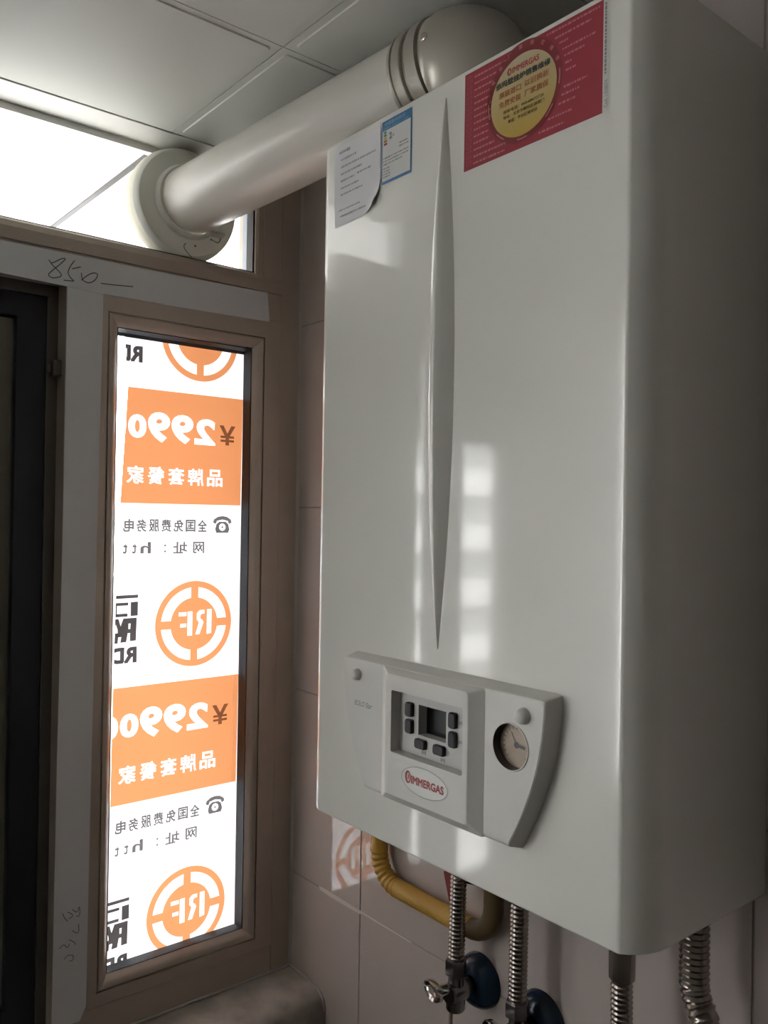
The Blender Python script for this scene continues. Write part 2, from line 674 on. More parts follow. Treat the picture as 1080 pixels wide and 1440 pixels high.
# transom pane with a round hole for the flue
b = nb()
for xx in (-0.042, -0.046):
    flat(b, [rect(-0.98, -0.0872, 0.7345, 0.897), circ(-0.2035, 0.8185, 0.058)], lambda y, z, xx=xx: Vector((xx, y, z)))
obj('transom_pane', b, 'glass', w1)

# casement sash, four mitred members
SY0, SY1, SZ0, SZ1 = -0.357, -0.0392, -0.3512, 0.6617


def mitred(name, sec_of, parent, m, rects=(SY0, SY1, SZ0, SZ1), sharp=0.3):
    y0, y1, z0, z1 = rects
    out = []
    corners = lambda s: [(y0+s[0], z0+s[3]), (y1-s[1], z0+s[3]), (y1-s[1], z1-s[2]), (y0+s[0], z1-s[2])]
    # sec_of: list of (x, (left, right, top, bottom) inset)
    rings = [[(x, *c) for c in corners(s)] for x, s in sec_of]
    for k in range(4):
        b = nb()
        A = [r[k] for r in rings]
        B = [r[(k+1) % 4] for r in rings]
        loft(b, [A, B])
        out.append(obj(name, b, m, parent, sharp=sharp))
    return out


def ins(s, bot=None):
    return (s, s, s, s if bot is None else bot)


stile = [(-0.04, ins(0)), (0.0012, ins(0)), (0.0020, ins(0.001)), (0.0020, ins(0.0300, 0.0195)), (-0.001, ins(0.0306, 0.0201)), (-0.001, ins(0.0320, 0.0215)), (-0.04, ins(0.0320, 0.0215))]
mitred('sash_member', stile, w1, 'bronze')
BO = 0.0105
bead = [(-0.03, ins(0.0322, 0.0322-BO)), (0.0012, ins(0.0322, 0.0322-BO)), (0.0020, ins(0.0335, 0.0335-BO)), (0.0012, ins(0.0385, 0.0385-BO)), (-0.0020, ins(0.0430, 0.0430-BO)), (-0.0080, ins(0.0476, 0.0476-BO)), (-0.030, ins(0.0482, 0.0482-BO))]
mitred('glazing_bead', bead, w1, 'bronze', sharp=0.5)
gk = [(-0.0270, ins(0.0482, 0.0377)), (-0.0085, ins(0.0482, 0.0377)), (-0.0085, ins(0.0492, 0.0385)), (-0.0230, (0.0496, 0.0510, 0.0520, 0.0388)), (-0.0270, (0.0496, 0.0520, 0.0565, 0.0390))]
mitred('gasket', gk, w1, 'gasket')
b = nb(); box(b, -0.036, -0.0302, SY0+0.040, SY1-0.040, SZ0+0.030, SZ1-0.040)
obj('casement_pane', b, 'glass', w1)

# masking film strips on the frame, with pencilled figures
TX = 0.0026
film = thing('film_strip', 'grey protective film strip across the transom bar, marked 850', 'tape', (TX, -0.5, 0.68))
b = nb()
poly = [(-0.930, 0.6585), (-0.47, 0.6577), (-0.384, 0.6556), (-0.335, 0.6545), (-0.232, 0.6550), (-0.12, 0.6570), (-0.0618, 0.6582), (-0.0666, 0.7044), (-0.233, 0.7018), (-0.47, 0.7006), (-0.930, 0.7006)]
loft(b, [[(0.0023, y, z) for y, z in poly], [(0.0028, y, z) for y, z in poly]])
obj('film', b, 'tape_film', film)
SC850 = [[(-0.4107, 0.6873), (-0.4053, 0.6808), (-0.3978, 0.6748), (-0.3935, 0.6698), (-0.3966, 0.6664), (-0.405, 0.6637), (-0.4107, 0.6665), (-0.4052, 0.674), (-0.3948, 0.6847), (-0.3885, 0.6926), (-0.3939, 0.6918), (-0.4054, 0.684), (-0.4092, 0.6848)],
         [(-0.3756, 0.6933), (-0.3819, 0.6833), (-0.3844, 0.6742), (-0.3799, 0.6674), (-0.3768, 0.6647), (-0.3902, 0.6633)],
         [(-0.3793, 0.6812), (-0.3737, 0.6832), (-0.3672, 0.6863)],
         [(-0.3662, 0.6781), (-0.3643, 0.6688), (-0.3554, 0.6661), (-0.3466, 0.6722), (-0.3438, 0.6803), (-0.3501, 0.6808), (-0.3589, 0.6751), (-0.366, 0.6678)],
         [(-0.3386, 0.6686), (-0.3193, 0.6699), (-0.2912, 0.6726)]]
b = nb()
for s in SC850:
    stroke(b, smooth(s), 0.0014, lambda y, z: Vector((0.0031, y, z)))
obj('handwriting', b, 'pencil', film, label='pencilled 850 and a dash')
film2 = thing('film_strip', 'grey protective film strip running down the mullion, faint pencil marks near its foot', 'tape', (TX, -0.36, -0.3))
b = nb()
poly = [(-0.3885, -0.3600), (-0.3500, -0.3610), (-0.3415, -0.3430), (-0.3405, -0.10), (-0.3375, 0.30), (-0.3345, 0.6543), (-0.3848, 0.6554), (-0.3852, 0.30), (-0.3875, 0.0)]
loft(b, [[(0.0023, y, z) for y, z in poly], [(0.0026, y, z) for y, z in poly]])
obj('film', b, 'tape_film', film2)
SC53 = [[(-0.3766, -0.2037), (-0.3729, -0.212), (-0.3692, -0.2167)], [(-0.3695, -0.2039), (-0.363, -0.2094), (-0.3639, -0.2128), (-0.3684, -0.2133)],
        [(-0.3632, -0.2021), (-0.3567, -0.2075), (-0.3532, -0.2012), (-0.353, -0.2132), (-0.3575, -0.2128)], [(-0.3627, -0.2313), (-0.3562, -0.2368), (-0.3535, -0.234), (-0.3542, -0.2247)],
        [(-0.3802, -0.2513), (-0.3741, -0.2478), (-0.3686, -0.2531), (-0.366, -0.2484)], [(-0.367, -0.2427), (-0.3596, -0.2486), (-0.3577, -0.2528)],
        [(-0.3728, -0.268), (-0.3684, -0.264), (-0.3611, -0.2663), (-0.3614, -0.2726), (-0.3664, -0.2722)], [(-0.3908+0.004, -0.2507), (-0.3882+0.002, -0.2506)]]
b = nb()
for s in SC53:
    stroke(b, smooth(s), 0.0012, lambda y, z: Vector((0.0029, y, z)))
obj('handwriting', b, 'pencil_faint', film2)

# ------------------------------------------------------------------ window 2 (left): dark sash set back in the frame
w2 = struct('window_2', None)
lip = [(-0.060, (0, 0, 0, 0)), (-0.030, (0, 0, 0, 0)), (-0.030, (0.0145, 0.0145, 0.0155, 0.015)), (-0.060, (0.0145, 0.0145, 0.0155, 0.015))]
mitred('frame_lip', lip, w2, 'bronze_dark', (-0.979, -0.3856, SILL+0.01, 0.6615))
sash = [(-0.060, (0, 0, 0, 0)), (-0.033, (0, 0, 0, 0)), (-0.032, (0.001, 0.001, 0.001, 0.001)), (-0.032, (0.040, 0.040, 0.033, 0.040)), (-0.040, (0.042, 0.042, 0.035, 0.042)), (-0.060, (0.042, 0.042, 0.035, 0.042))]
mitred('sash_member', sash, w2, 'sash_navy', (-0.703, -0.4003, SILL+0.026, 0.6458))
b = nb(); box(b, -0.055, -0.044, -0.665, -0.436, SILL+0.06, 0.617)
obj('panel', b, 'board', w2, label='brownish grey panel inside the dark sash')
b = nb(); box(b, -0.046, -0.0395, -0.4425, -0.4375, SILL+0.07, 0.609)
obj('gasket', b, 'bronze_dark', w2)
b = nb()
box(b, -0.029, -0.010, -0.3975, -0.3862, 0.534, 0.556, 0.001)
box(b, -0.030, -0.024, -0.4005, -0.388, 0.539, 0.551, 0.001)
obj('latch', b, 'bronze_dark', w2)
b = nb(); box(b, -0.040, -0.032, -0.8125, -0.7222, SILL+0.026, 0.6458); obj('panel', b, 'sash_navy', w2)
b = nb(); box(b, -0.055, -0.044, -0.7222, -0.703, 0.50, 0.6458); obj('panel', b, 'board', w2)
bar('post', -0.824, -0.813, SILL+0.026, 0.6458, w2, 'bronze_dark', -0.06, -0.03)
bar('post', -0.9645, -0.937, SILL+0.026, 0.6458, w2, 'bronze_dark', -0.06, -0.03)
b = nb(); box(b, -0.055, -0.044, -0.937, -0.824, 0.50, 0.6458); obj('panel', b, 'board', w2)
b = nb(); box(b, -0.052, -0.048, -0.937, -0.824, SILL+0.03, 0.50); obj('pane', b, 'glass', w2)
# far window further along the same wall, behind the camera's view
w3 = struct('window_3', None)
y0, y1, z0, z1 = W3
for q in ((y0, y0+0.04, z0, z1), (y1-0.04, y1, z0, z1), (y0+0.04, y1-0.04, z1-0.04, z1), (y0+0.04, y1-0.04, z0, z0+0.04), ((y0+y1)/2-0.02, (y0+y1)/2+0.02, z0+0.04, z1-0.04)):
    bar('frame_member', *q, w3)
b = nb(); box(b, -0.04, -0.036, y0+0.04, y1-0.04, z0+0.04, z1-0.04); obj('pane', b, 'glass', w3)
b = nb()
loft(b, [[(-0.012+0.006*math.sin(i*0.9), y0+0.02+(y1-y0-0.04)*i/150, z) for i in range(151)] for z in (z0+0.02, z1-0.02)], False, False, closed=False)
obj('light_diffuser', b, 'sheer', w3, sharp=3)  # unseen sheet, added to dim and spread the far window's light

# ------------------------------------------------------------------ outside: soffit, ground, far block
so = struct('ceiling_outside', None)
for y0, y1 in ((-2.6, -0.2415), (-0.2365, 1.2)):
    b = nb(); box(b, -0.95, -0.062, y0, y1, 0.903, 0.93); obj('panel', b, 'soffit', so)
b = nb(); box(b, -0.95, -0.062, -0.2440, -0.2350, 0.9005, 0.932); obj('joint_strip', b, 'soffit_gap', so)
b = nb(); box(b, -120, -0.17, -120, 60, -9.2, -9.0); struct('ground', b, 'ground')

blk = thing('apartment_block', 'pale apartment block across the way, mirrored in the boiler front', 'building', (-32, -38, -9))
b = nb(); box(b, -44, -32.3, -70, -8, -9, 9.5); obj('wall', b, 'far_window', blk)
k = 0
z = -9.0
while z < 9:
    b = nb(); box(b, -32.6, -31.4, -70, -8, z+1.6, z+3.0); obj('balcony_band', b, 'concrete_white', blk)
    z += 3.0

# ------------------------------------------------------------------ poster on the casement pane
KX = (CX+0.0285)/(CX+0.02)


def PP(y, z, x=-0.0285):
    return Vector((x, CY+(y-CY)*KX, CZ+(z-CZ)*KX))


def PI_(y, z):
    return PP(y, z, -0.0281)


poster = thing('poster', 'white and orange price poster taped inside the narrow window pane, seen reversed', 'poster', (-0.0285, -0.2, -0.3))
edge = [(-0.2925, 0.6045), (-0.2910, 0.565), (-0.2872, 0.53), (-0.2895, 0.475), (-0.2958, 0.36), (-0.3005, 0.20), (-0.3020, 0.06), (-0.3030, -0.08), (-0.3075, -0.3175)]
b = nb()
fold = [(-0.0965, -0.3185), (-0.0960, 0.1), (-0.0948, 0.6070)]
sheet = edge[::-1] + [(-0.2, 0.6055)] + fold[::-1] + [(-0.2, -0.318)]
flat(b, [sheet], lambda y, z: PP(y, z))
obj('sheet', b, 'poster_paper', poster)


def eclip(z0, z1):
    """half plane right of the sheet's left edge near heights z0..z1"""
    def ye(z):
        for (ya, za), (yb, zb) in zip(edge, edge[1:]):
            if zb <= z <= za:
                return ya+(yb-ya)*(za-z)/(za-zb)
        return edge[-1][0]
    a, c = (ye(z0), z0), (ye(z1), z1)
    d = (c[0]-a[0], c[1]-a[1])
    l = math.hypot(*d)
    n = (d[1]/l, -d[0]/l)
    if n[0] < 0:
        n = (-n[0], -n[1])
    return [(a, n)]


def ink(name, polys, m, clip=None):
    b = nb()
    flat(b, polys, (lambda y, z: PP(y, z, -0.0278)) if name == 'lettering' else PI_, clip)
    return obj(name, b, m, poster, normals=False)


def mtext(body, y_right, y_left, z0, z1, grow=0.0, shear=0.0):
    """mirrored lettering: reads from right to left on the pane"""
    ps = text_polys(body, None, grow, shear)
    xs = [x for p in ps for x, _ in p]
    ys = [y for p in ps for _, y in p]
    x0, x1, a0, a1 = min(xs), max(xs), min(ys), max(ys)
    return [[(y_right+(x-x0)/(x1-x0)*(y_left-y_right), z0+(y-a0)/(a1-a0)*(z1-z0)) for x, y in p] for p in ps]


def band(zt, zb, dy, dz):
    polys = [[(-0.33, zb), (-0.097+0.0, zb), (-0.0955, zt), (-0.33, zt)]]
    polys += mtext('2', -0.1438+dy, -0.1795+dy, 0.454+dz, 0.4945+dz, 0.045, 0.0)
    polys += mtext('9', -0.1815+dy, -0.2180+dy, 0.4533+dz, 0.4975+dz, 0.045, 0.0)
    polys += mtext('9', -0.2200+dy, -0.2555+dy, 0.4530+dz, 0.4985+dz, 0.045, 0.0)
    polys += mtext('0', -0.2575+dy, -0.2860+dy, 0.4575+dz, 0.4925+dz, 0.050, 0.0)
    polys += mtext('0', -0.2885+dy, -0.317+dy, 0.4575+dz, 0.4925+dz, 0.050, 0.0)
    for i, ch in enumerate('品牌套餐家'):
        y = -0.1300+dy-0.0326*i
        polys += mtext(ch, y, y-0.0268, 0.3900+dz, 0.4165+dz, 0.022)
    ink('orange_band', polys, 'ink_orange', eclip(zt, zb))
    yen = [(0, 1), (0.26, 1), (0.5, 0.60), (0.74, 1), (1, 1), (0.66, 0.48), (0.92, 0.48), (0.92, 0.37), (0.61, 0.37), (0.61, 0.28), (0.92, 0.28), (0.92, 0.17), (0.61, 0.17), (0.61, 0), (0.39, 0),
           (0.39, 0.17), (0.08, 0.17), (0.08, 0.28), (0.39, 0.28), (0.39, 0.37), (0.08, 0.37), (0.08, 0.48), (0.34, 0.48)]
    ink('lettering', [[(-0.1085+dy-0.0285*x, 0.4560+dz+0.0310*y) for x, y in yen]], 'ink_brown')
    pc, pz = -0.1288+dy, 0.3280+dz
    ph = [[(-0.0105, -0.0105), (0.0105, -0.0105), (0.0125, -0.0050), (0.0105, 0.0030), (0.0055, 0.0070), (-0.0055, 0.0070), (-0.0105, 0.0030), (-0.0125, -0.0050)],
          circ(0, -0.0015, 0.0058, n=24), circ(0, -0.0015, 0.0016, n=12),
          [(-0.0165, 0.0055), (-0.0150, 0.0105), (-0.0080, 0.0148), (0, 0.0160), (0.0080, 0.0148), (0.0150, 0.0105), (0.0165, 0.0055), (0.0115, 0.0035), (0.0095, 0.0085), (0, 0.0105), (-0.0095, 0.0085), (-0.0115, 0.0035)]]
    ink('telephone_mark', [[(pc+x, pz+z) for x, z in p] for p in ph], 'ink_midgrey')
    c = eclip(0.34+dz, 0.28+dz)
    ps = []
    for i, ch in enumerate('全国免费服务电'):
        y = -0.1555+dy-0.01985*i
        ps += mtext(ch, y, y-0.0165, 0.3190+dz, 0.3378+dz, 0.028)
    ink('lettering', ps, 'ink_midgrey', c)
    ps = mtext('网', -0.1598+dy, -0.1790+dy, 0.2860+dz, 0.3038+dz, 0.024)
    ps += mtext('址', -0.1885+dy, -0.2120+dy, 0.2860+dz, 0.3038+dz, 0.024)
    ps += mtext(':', -0.2232+dy, -0.2265+dy, 0.2880+dz, 0.3000+dz, 0.0)
    ps += mtext('h', -0.2475+dy, -0.2640+dy, 0.2868+dz, 0.3038+dz, 0.024)
    ps += mtext('t', -0.2695+dy, -0.2765+dy, 0.2868+dz, 0.3018+dz, 0.018)
    ps += mtext('t', -0.2835+dy, -0.2905+dy, 0.2868+dz, 0.3018+dz, 0.018)
    ink('lettering', ps, 'ink_midgrey', c)


band(0.5314, 0.3612, 0.0, 0.0)
band(0.0912, -0.0800, -0.0045, -0.4405)


def roundel(yc, zc, rx, rz, clip=None, letters=True):
    T = lambda u, v: (yc-u*rx, zc+v*rz)
    polys = [[T(x, y) for x, y in circ(0, 0, 1, n=72)]]
    for q in range(4):
        a0, a1 = q*PI/2, (q+1)*PI/2
        ro, ri, g = 0.855, 0.615, 0.095
        P = []
        e0, e1 = math.asin(g/ro), math.asin(g/ri)
        P += [(ro*math.cos(t), ro*math.sin(t)) for t in [a0+e0+(PI/2-2*e0)*i/12 for i in range(13)]]
        P += [(ri*math.cos(t), ri*math.sin(t)) for t in [a1-e1-(PI/2-2*e1)*i/12 for i in range(13)]]
        polys.append([T(x, y) for x, y in P])
    if letters:
        L = [[(-0.53, -0.28), (-0.39, -0.30), (-0.39, 0.35), (-0.53, 0.35)],
             [(-0.31, 0.34), (-0.17, 0.34), (-0.085, 0.26), (-0.085, 0.10), (-0.15, 0.02), (-0.05, -0.29), (-0.17, -0.29), (-0.29, 0.02), (-0.24, 0.09), (-0.19, 0.12), (-0.19, 0.20), (-0.24, 0.245), (-0.31, 0.245)],
             [(0.05, -0.31), (0.19, -0.31), (0.19, 0.32), (0.05, 0.32)],
             [(0.225, 0.21), (0.45, 0.21), (0.45, 0.31), (0.225, 0.31)],
             [(0.225, -0.08), (0.40, -0.08), (0.40, 0.015), (0.225, 0.015)]]
        polys += [[T(x*0.88+0.01, y*0.90) for x, y in p] for p in L]
    ink('roundel', polys, 'ink_orange', clip)


roundel(-0.1715, 0.6175, 0.0645, 0.0655, [((0, 0.6055), (0, -1))], False)
roundel(-0.1745, 0.1775, 0.0643, 0.0657)
roundel(-0.1790, -0.2620, 0.0655, 0.0655, [((-0.2, -0.3172), (0, 1))])


def blocks(dy, zt, clip):
    K, KZ = 0.000222, 0.000200
    Q = lambda px, py: (-0.2662+dy-(235-px)*K, zt-(py-680)*KZ)
    S = [[(40, 682), (235, 680), (235, 704), (40, 706)],
         [(185, 733), (235, 732), (235, 835), (185, 836)],
         [(40, 735), (168, 735), (168, 757), (92, 757), (92, 815), (165, 815), (165, 838), (40, 838)],
         [(228, 850), (225, 1018), (183, 1020), (184, 960), (168, 960), (158, 1024), (118, 1026), (124, 985), (104, 985), (100, 1030), (60, 1030), (40, 1030), (40, 940), (66, 880), (76, 852), (104, 852), (118, 905), (136, 850), (176, 850)],
         [(172, 890), (186, 890), (184, 930), (172, 930)], [(86, 890), (98, 930), (98, 955), (72, 955)]]
    ink('lettering', [[Q(*p) for p in s] for s in S], 'ink_grey', clip)


blocks(0.0, 0.2264, eclip(0.22, 0.15))
blocks(-0.0055, -0.2176, eclip(-0.21, -0.29))
RDK = eclip(0.15, 0.12)
ink('lettering', mtext('RD', -0.2668, -0.3090, 0.1265, 0.1500, 0.05), 'ink_grey', RDK)
ink('lettering', mtext('RD', -0.2655, -0.3060, 0.5690, 0.5930, 0.05), 'ink_grey', eclip(0.59, 0.56))
ink('lettering', mtext('RD', -0.2735, -0.3150, -0.3225, -0.2985, 0.05), 'ink_grey', [((-0.3, -0.3172), (0, 1)), eclip(-0.29, -0.312)[0]])
b = nb()
for pts in ([(-0.310, -0.316), (-0.262, -0.314), (-0.258, -0.298), (-0.306, -0.300)], [(-0.112, -0.103), (-0.092, -0.098), (-0.090, -0.080), (-0.110, -0.085)],
            [(-0.108, -0.31), (-0.097, -0.31), (-0.097, 0.34), (-0.104, 0.34)], [(-0.25, -0.319), (-0.10, -0.319), (-0.10, -0.3135), (-0.25, -0.3125)]):
    flat(b, [pts], lambda y, z: PP(y, z, -0.0274))
obj('clear_tape', b, 'clear_tape', poster, label='strips of clear sticky tape')

# ------------------------------------------------------------------ the boiler
A0, D, H = 0.3569, 0.2049, 0.7831


def MF(x, z, h=0.0):
    return Vector((A0+x, -D-h, z))


boiler = thing('gas_boiler', 'white wall hung gas boiler with control panel, red sticker and paper notices', 'boiler', (A0+0.22, 0, 0))
XL, XRt, RL, RR = -0.0115, 0.440, 0.018, 0.028


def section(off):
    pts = [(XL+off, -0.004)]
    for i in range(9):
        t = PI + PI/2*i/8
        pts.append((XL+RL+(RL-off)*math.cos(t), -D+RL+(RL-off)*math.sin(t)))
    k = math.radians(40)
    r1, r2 = 0.006, 0.050
    xa = XRt - r2*(1-math.sin(k)) - r1*math.sin(k)       # where the front flat ends
    c1 = (xa, -D+r1)
    for i in range(9):
        t = k*i/8
        pts.append((c1[0]+(r1-off)*math.sin(t), c1[1]-(r1-off)*math.cos(t)))
    c2 = (c1[0]+(r1-r2)*math.sin(k), c1[1]-(r1-r2)*math.cos(k))
    for i in range(1, 13):
        t = k + (PI/2-k)*i/12
        pts.append((c2[0]+(r2-off)*math.sin(t), c2[1]-(r2-off)*math.cos(t)))
    pts.append((XRt-off, -0.004))
    return pts


b = nb()
loft(b, [[(A0+x, y, z) for x, y in section(o_)] for z, o_ in ((0.0, 0.003), (0.0008, 0.0012), (0.003, 0.0), (H-0.004, 0.0), (H-0.0012, 0.0012), (H, 0.004))])
obj('casing', b, 'casing', boiler, sharp=0.5)

# central fin
b = nb()
rings = []
N = 40
for i in range(N+1):
    t = i/N
    z = 0.2165+(0.7655-0.2165)*t
    w = 0.0162*(1-(2*t-1)**2)+0.0006
    hh = 0.0150*(1-(2*t-1)**2)**0.8+0.0006
    xc = 0.2055+0.001*math.sin(t*PI)
    pr = [(-1, -0.0005), (-0.75, hh*0.42), (-0.45, hh*0.80), (-0.15, hh*0.97), (0.05, hh), (0.2, hh*0.93), (0.5, hh*0.58), (1, -0.0005)]
    rings.append([MF(xc+u*w, z, v) for u, v in pr])
loft(b, rings)
obj('fin', b, 'casing', boiler, sharp=0.9)

# control panel
cp = obj('control_panel', nb(), 'panel_plastic', boiler)
XM = 0.2175


def hw(z):
    t = max(-0.15, min(1.1, (z-0.062)/0.131))
    return 0.1023+0.0774*t-0.0387*t*t


def outline(g, zt=0.193, zb=0.062):
    pts = []
    zt2, zb2 = zt+g, zb-g*1.6
    n = 14
    r = 0.004
    for i in range(n+1):
        z = zb2+(zt2-r-zb2)*i/n
        pts.append((XM+hw(z)+g*0.8, z))
    pts += [(XM+hw(zt2)+g*0.8-0.001, zt2-0.0012), (XM+hw(zt2)+g*0.8-0.004, zt2)]
    left = [(2*XM-x, z) for x, z in pts[::-1]]
    return pts+left


me_b = nb()
loft(me_b, [[MF(x, z, h) for x, z in outline(g)] for h, g in ((-0.001, 0.0050), (0.016, 0.0018), (0.0188, 0.0006), (0.0198, -0.0010))], False, False)
GX, GZ, GR = 0.321, 0.1478, 0.0200
flat(me_b, [outline(-0.0010), circ(GX, GZ, GR), rect(0.152, 0.283, 0.070, 0.186)], lambda x, z: MF(x, z, 0.0198))


def blk_out(k):
    """centre block outline, k = 0 base, 1 front"""
    L = 0.145+(0.1610-0.145)*k
    Rr = 0.2900+(0.2785-0.2900)*k
    zt = 0.1930+(0.1895-0.1930)*k
    zb = 0.0590+(0.0685-0.0590)*k
    return rrect(L, Rr, zb, zt, 0.003, 3)


loft(me_b, [[MF(x, z, h) for x, z in blk_out(k)] for h, k in ((0.010, -0.1), (0.0200, 0.0), (0.0275, 0.85), (0.0293, 0.97), (0.0300, 1.10))], False, False)
SX0, SX1, SZ0_, SZ1_ = 0.1705, 0.2720, 0.1118, 0.1735
flat(me_b, [blk_out(1.10), rrect(SX0, SX1, SZ0_, SZ1_, 0.002, 3)], lambda x, z: MF(x, z, 0.0300))
bmesh.ops.remove_doubles(me_b, verts=me_b.verts[:], dist=0.00002)
bmesh.ops.recalc_face_normals(me_b, faces=me_b.faces[:])
me_b.to_mesh(cp.data)
me_b.free()
finish(cp.data, 0.5)
# screen recess
LX0, LX1, LZ0, LZ1 = 0.1985, 0.2380, 0.1325, 0.1622
b = nb()
loft(b, [[MF(x, z, h) for x, z in rrect(SX0, SX1, SZ0_, SZ1_, 0.002, 3)] for h in (0.0300, 0.0180)], False, False)
flat(b, [rrect(SX0, SX1, SZ0_, SZ1_, 0.002, 3), rect(LX0, LX1, LZ0, LZ1)], lambda x, z: MF(x, z, 0.0180))
loft(b, [[MF(x, z, h) for x, z in rect(LX0, LX1, LZ0, LZ1)] for h in (0.0180, 0.0065)], False, False)
obj('display_recess', b, 'recess_plastic', cp, sharp=0.5)
b = nb()
flat(b, [rect(LX0, LX1, LZ0, LZ1)], lambda x, z: MF(x, z, 0.0068))
obj('display', b, 'lcd', cp, label='dark display window')
b = nb()
flat(b, [[(0.2275, 0.1345), (0.237, 0.1345), (0.237, 0.158), (0.2315, 0.154), (0.2295, 0.146)]], lambda x, z: MF(x, z, 0.0070))
obj('display_tint', b, 'lcd_tint', cp)
for (x, z, w, h_) in ((0.1870, 0.1556, 0.0100, 0.0140), (0.1872, 0.1390, 0.0100, 0.0140), (0.2042, 0.1248, 0.0150, 0.0095), (0.2308, 0.1245, 0.0150, 0.0095), (0.2488, 0.1565, 0.0095, 0.0150), (0.2490, 0.1385, 0.0095, 0.0150)):
    b = nb()
    loft(b, [[MF(px, pz, hh) for px, pz in rrect(x-w/2+i_, x+w/2-i_, z-h_/2+i_, z+h_/2-i_, 0.002, 3)] for hh, i_ in ((0.0178, 0.0), (0.0212, 0.0), (0.0224, 0.0008))], False, True)
    obj('button', b, 'button', cp, sharp=0.5)
# small symbols printed by the buttons
b = nb()
for (x, z) in ((0.2585, 0.1555), (0.2585, 0.1375), (0.2075, 0.1168), (0.2345, 0.1158)):
    for q in range(3):
        flat(b, [rect(x-0.003+q*0.0022, x-0.0015+q*0.0022, z-0.002+(q % 2)*0.001, z+0.0015)], lambda xx, zz: MF(xx, zz, 0.0183))
obj('symbols', b, 'print_grey', cp)
# badge
b = nb()
flat(b, [circ(0.2215, 0.0925, 0.0325, 0.0137)], lambda x, z: MF(x, z-0.0*(x-0.22), 0.0304))
badge = obj('badge', b, 'badge_white', cp, label='white oval badge with red lettering')
b = nb()
flat(b, [circ(0.2215, 0.0925, 0.0330, 0.0142), circ(0.2215, 0.0925, 0.0322, 0.0134)], lambda x, z: MF(x, z, 0.0306))
obj('outline', b, 'outline_grey', badge)
b = nb()
flat(b, text_polys('IMMERGAS', (0.2032, 0.2492, 0.0882, 0.0962), 0.035, 0.0), lambda x, z: MF(x, z, 0.0307))
flat(b, [circ(0.1985, 0.0935, 0.0042, 0.0062, 24), circ(0.1990, 0.0935, 0.0022, 0.0044, 24)], lambda x, z: MF(x, z, 0.0307))
flat(b, [[(0.1978, 0.0910), (0.1992, 0.0910), (0.2003, 0.0950), (0.1990, 0.0975), (0.1988, 0.0945)]], lambda x, z: MF(x, z, 0.0307))
obj('lettering', b, 'logo_red', badge)
# screw caps
for x, z, r in ((0.1025, 0.1775, 0.0060), (0.3360, 0.1775, 0.0070)):
    b = nb()
    lathe(b, [(r*1.06, 0.0), (r*1.02, 0.0012), (r*0.96, 0.0042), (r*0.80, 0.0064), (r*0.45, 0.0078), (0.0001, 0.0082)], MF(x, z, 0.0196), (0, -1, 0), 28)
    obj('screw_cap', b, 'panel_plastic', cp, sharp=1.0)
# pressure gauge
b = nb()
lathe(b, [(GR+0.0016, 0.0), (GR+0.0010, 0.0012), (GR, 0.0009), (GR-0.0004, -0.0085)], MF(GX, GZ, 0.0197), (0, -1, 0), 48, False)
ga = obj('pressure_gauge', b, ['panel_plastic', 'gauge_rim'], cp, sharp=0.5)
for p in ga.data.polygons:
    c = p.center
    if -D - c.y < 0.0199:
        p.material_index = 1
b = nb(); flat(b, [circ(GX, GZ, GR)], lambda x, z: MF(x, z, 0.0112)); dial = obj('dial', b, 'gauge_face', ga)
b = nb()
for i in range(17):
    t = math.radians(225-270*i/16)
    stroke(b, [(GX+math.cos(t)*r_, GZ+math.sin(t)*r_) for r_ in (0.0135, 0.0165)], 0.0008, lambda x, z: MF(x, z, 0.0115))
flat(b, [circ(GX, GZ, 0.0030, n=16)], lambda x, z: MF(x, z, 0.0118))
stroke(b, [(GX, GZ), (GX-0.006, GZ+0.011)], 0.0012, lambda x, z: MF(x, z, 0.0119))
stroke(b, [(GX, GZ), (GX+0.010, GZ-0.001)], 0.0030, lambda x, z: MF(x, z, 0.0117))
obj('needle', b, 'needle', ga)
b = nb()
flat(b, text_polys('EOLO Star', (0.0975, 0.1280, 0.1445, 0.1500), 0.01, 0.3), lambda x, z: MF(x, z, 0.0201))
obj('lettering', b, 'print_grey', cp)


# --- stickers on the front
def dashes(b, x0, x1, z, h_, fn, rng, gap=0.0006):
    x = x0
    while x < x1:
        w = min(rng.uniform(0.0012, 0.0045), x1-x)
        dz = rng.uniform(-0.1, 0.1)*h_
        flat_rect(b, x, x+w, z-h_/2+dz, z+h_/2-dz, fn)
        x += w+gap+rng.uniform(0, 0.0007)


def flat_rect(b, x0, x1, z0, z1, fn):
    b.faces.new([b.verts.new(fn(*p)) for p in rect(x0, x1, z0, z1)])


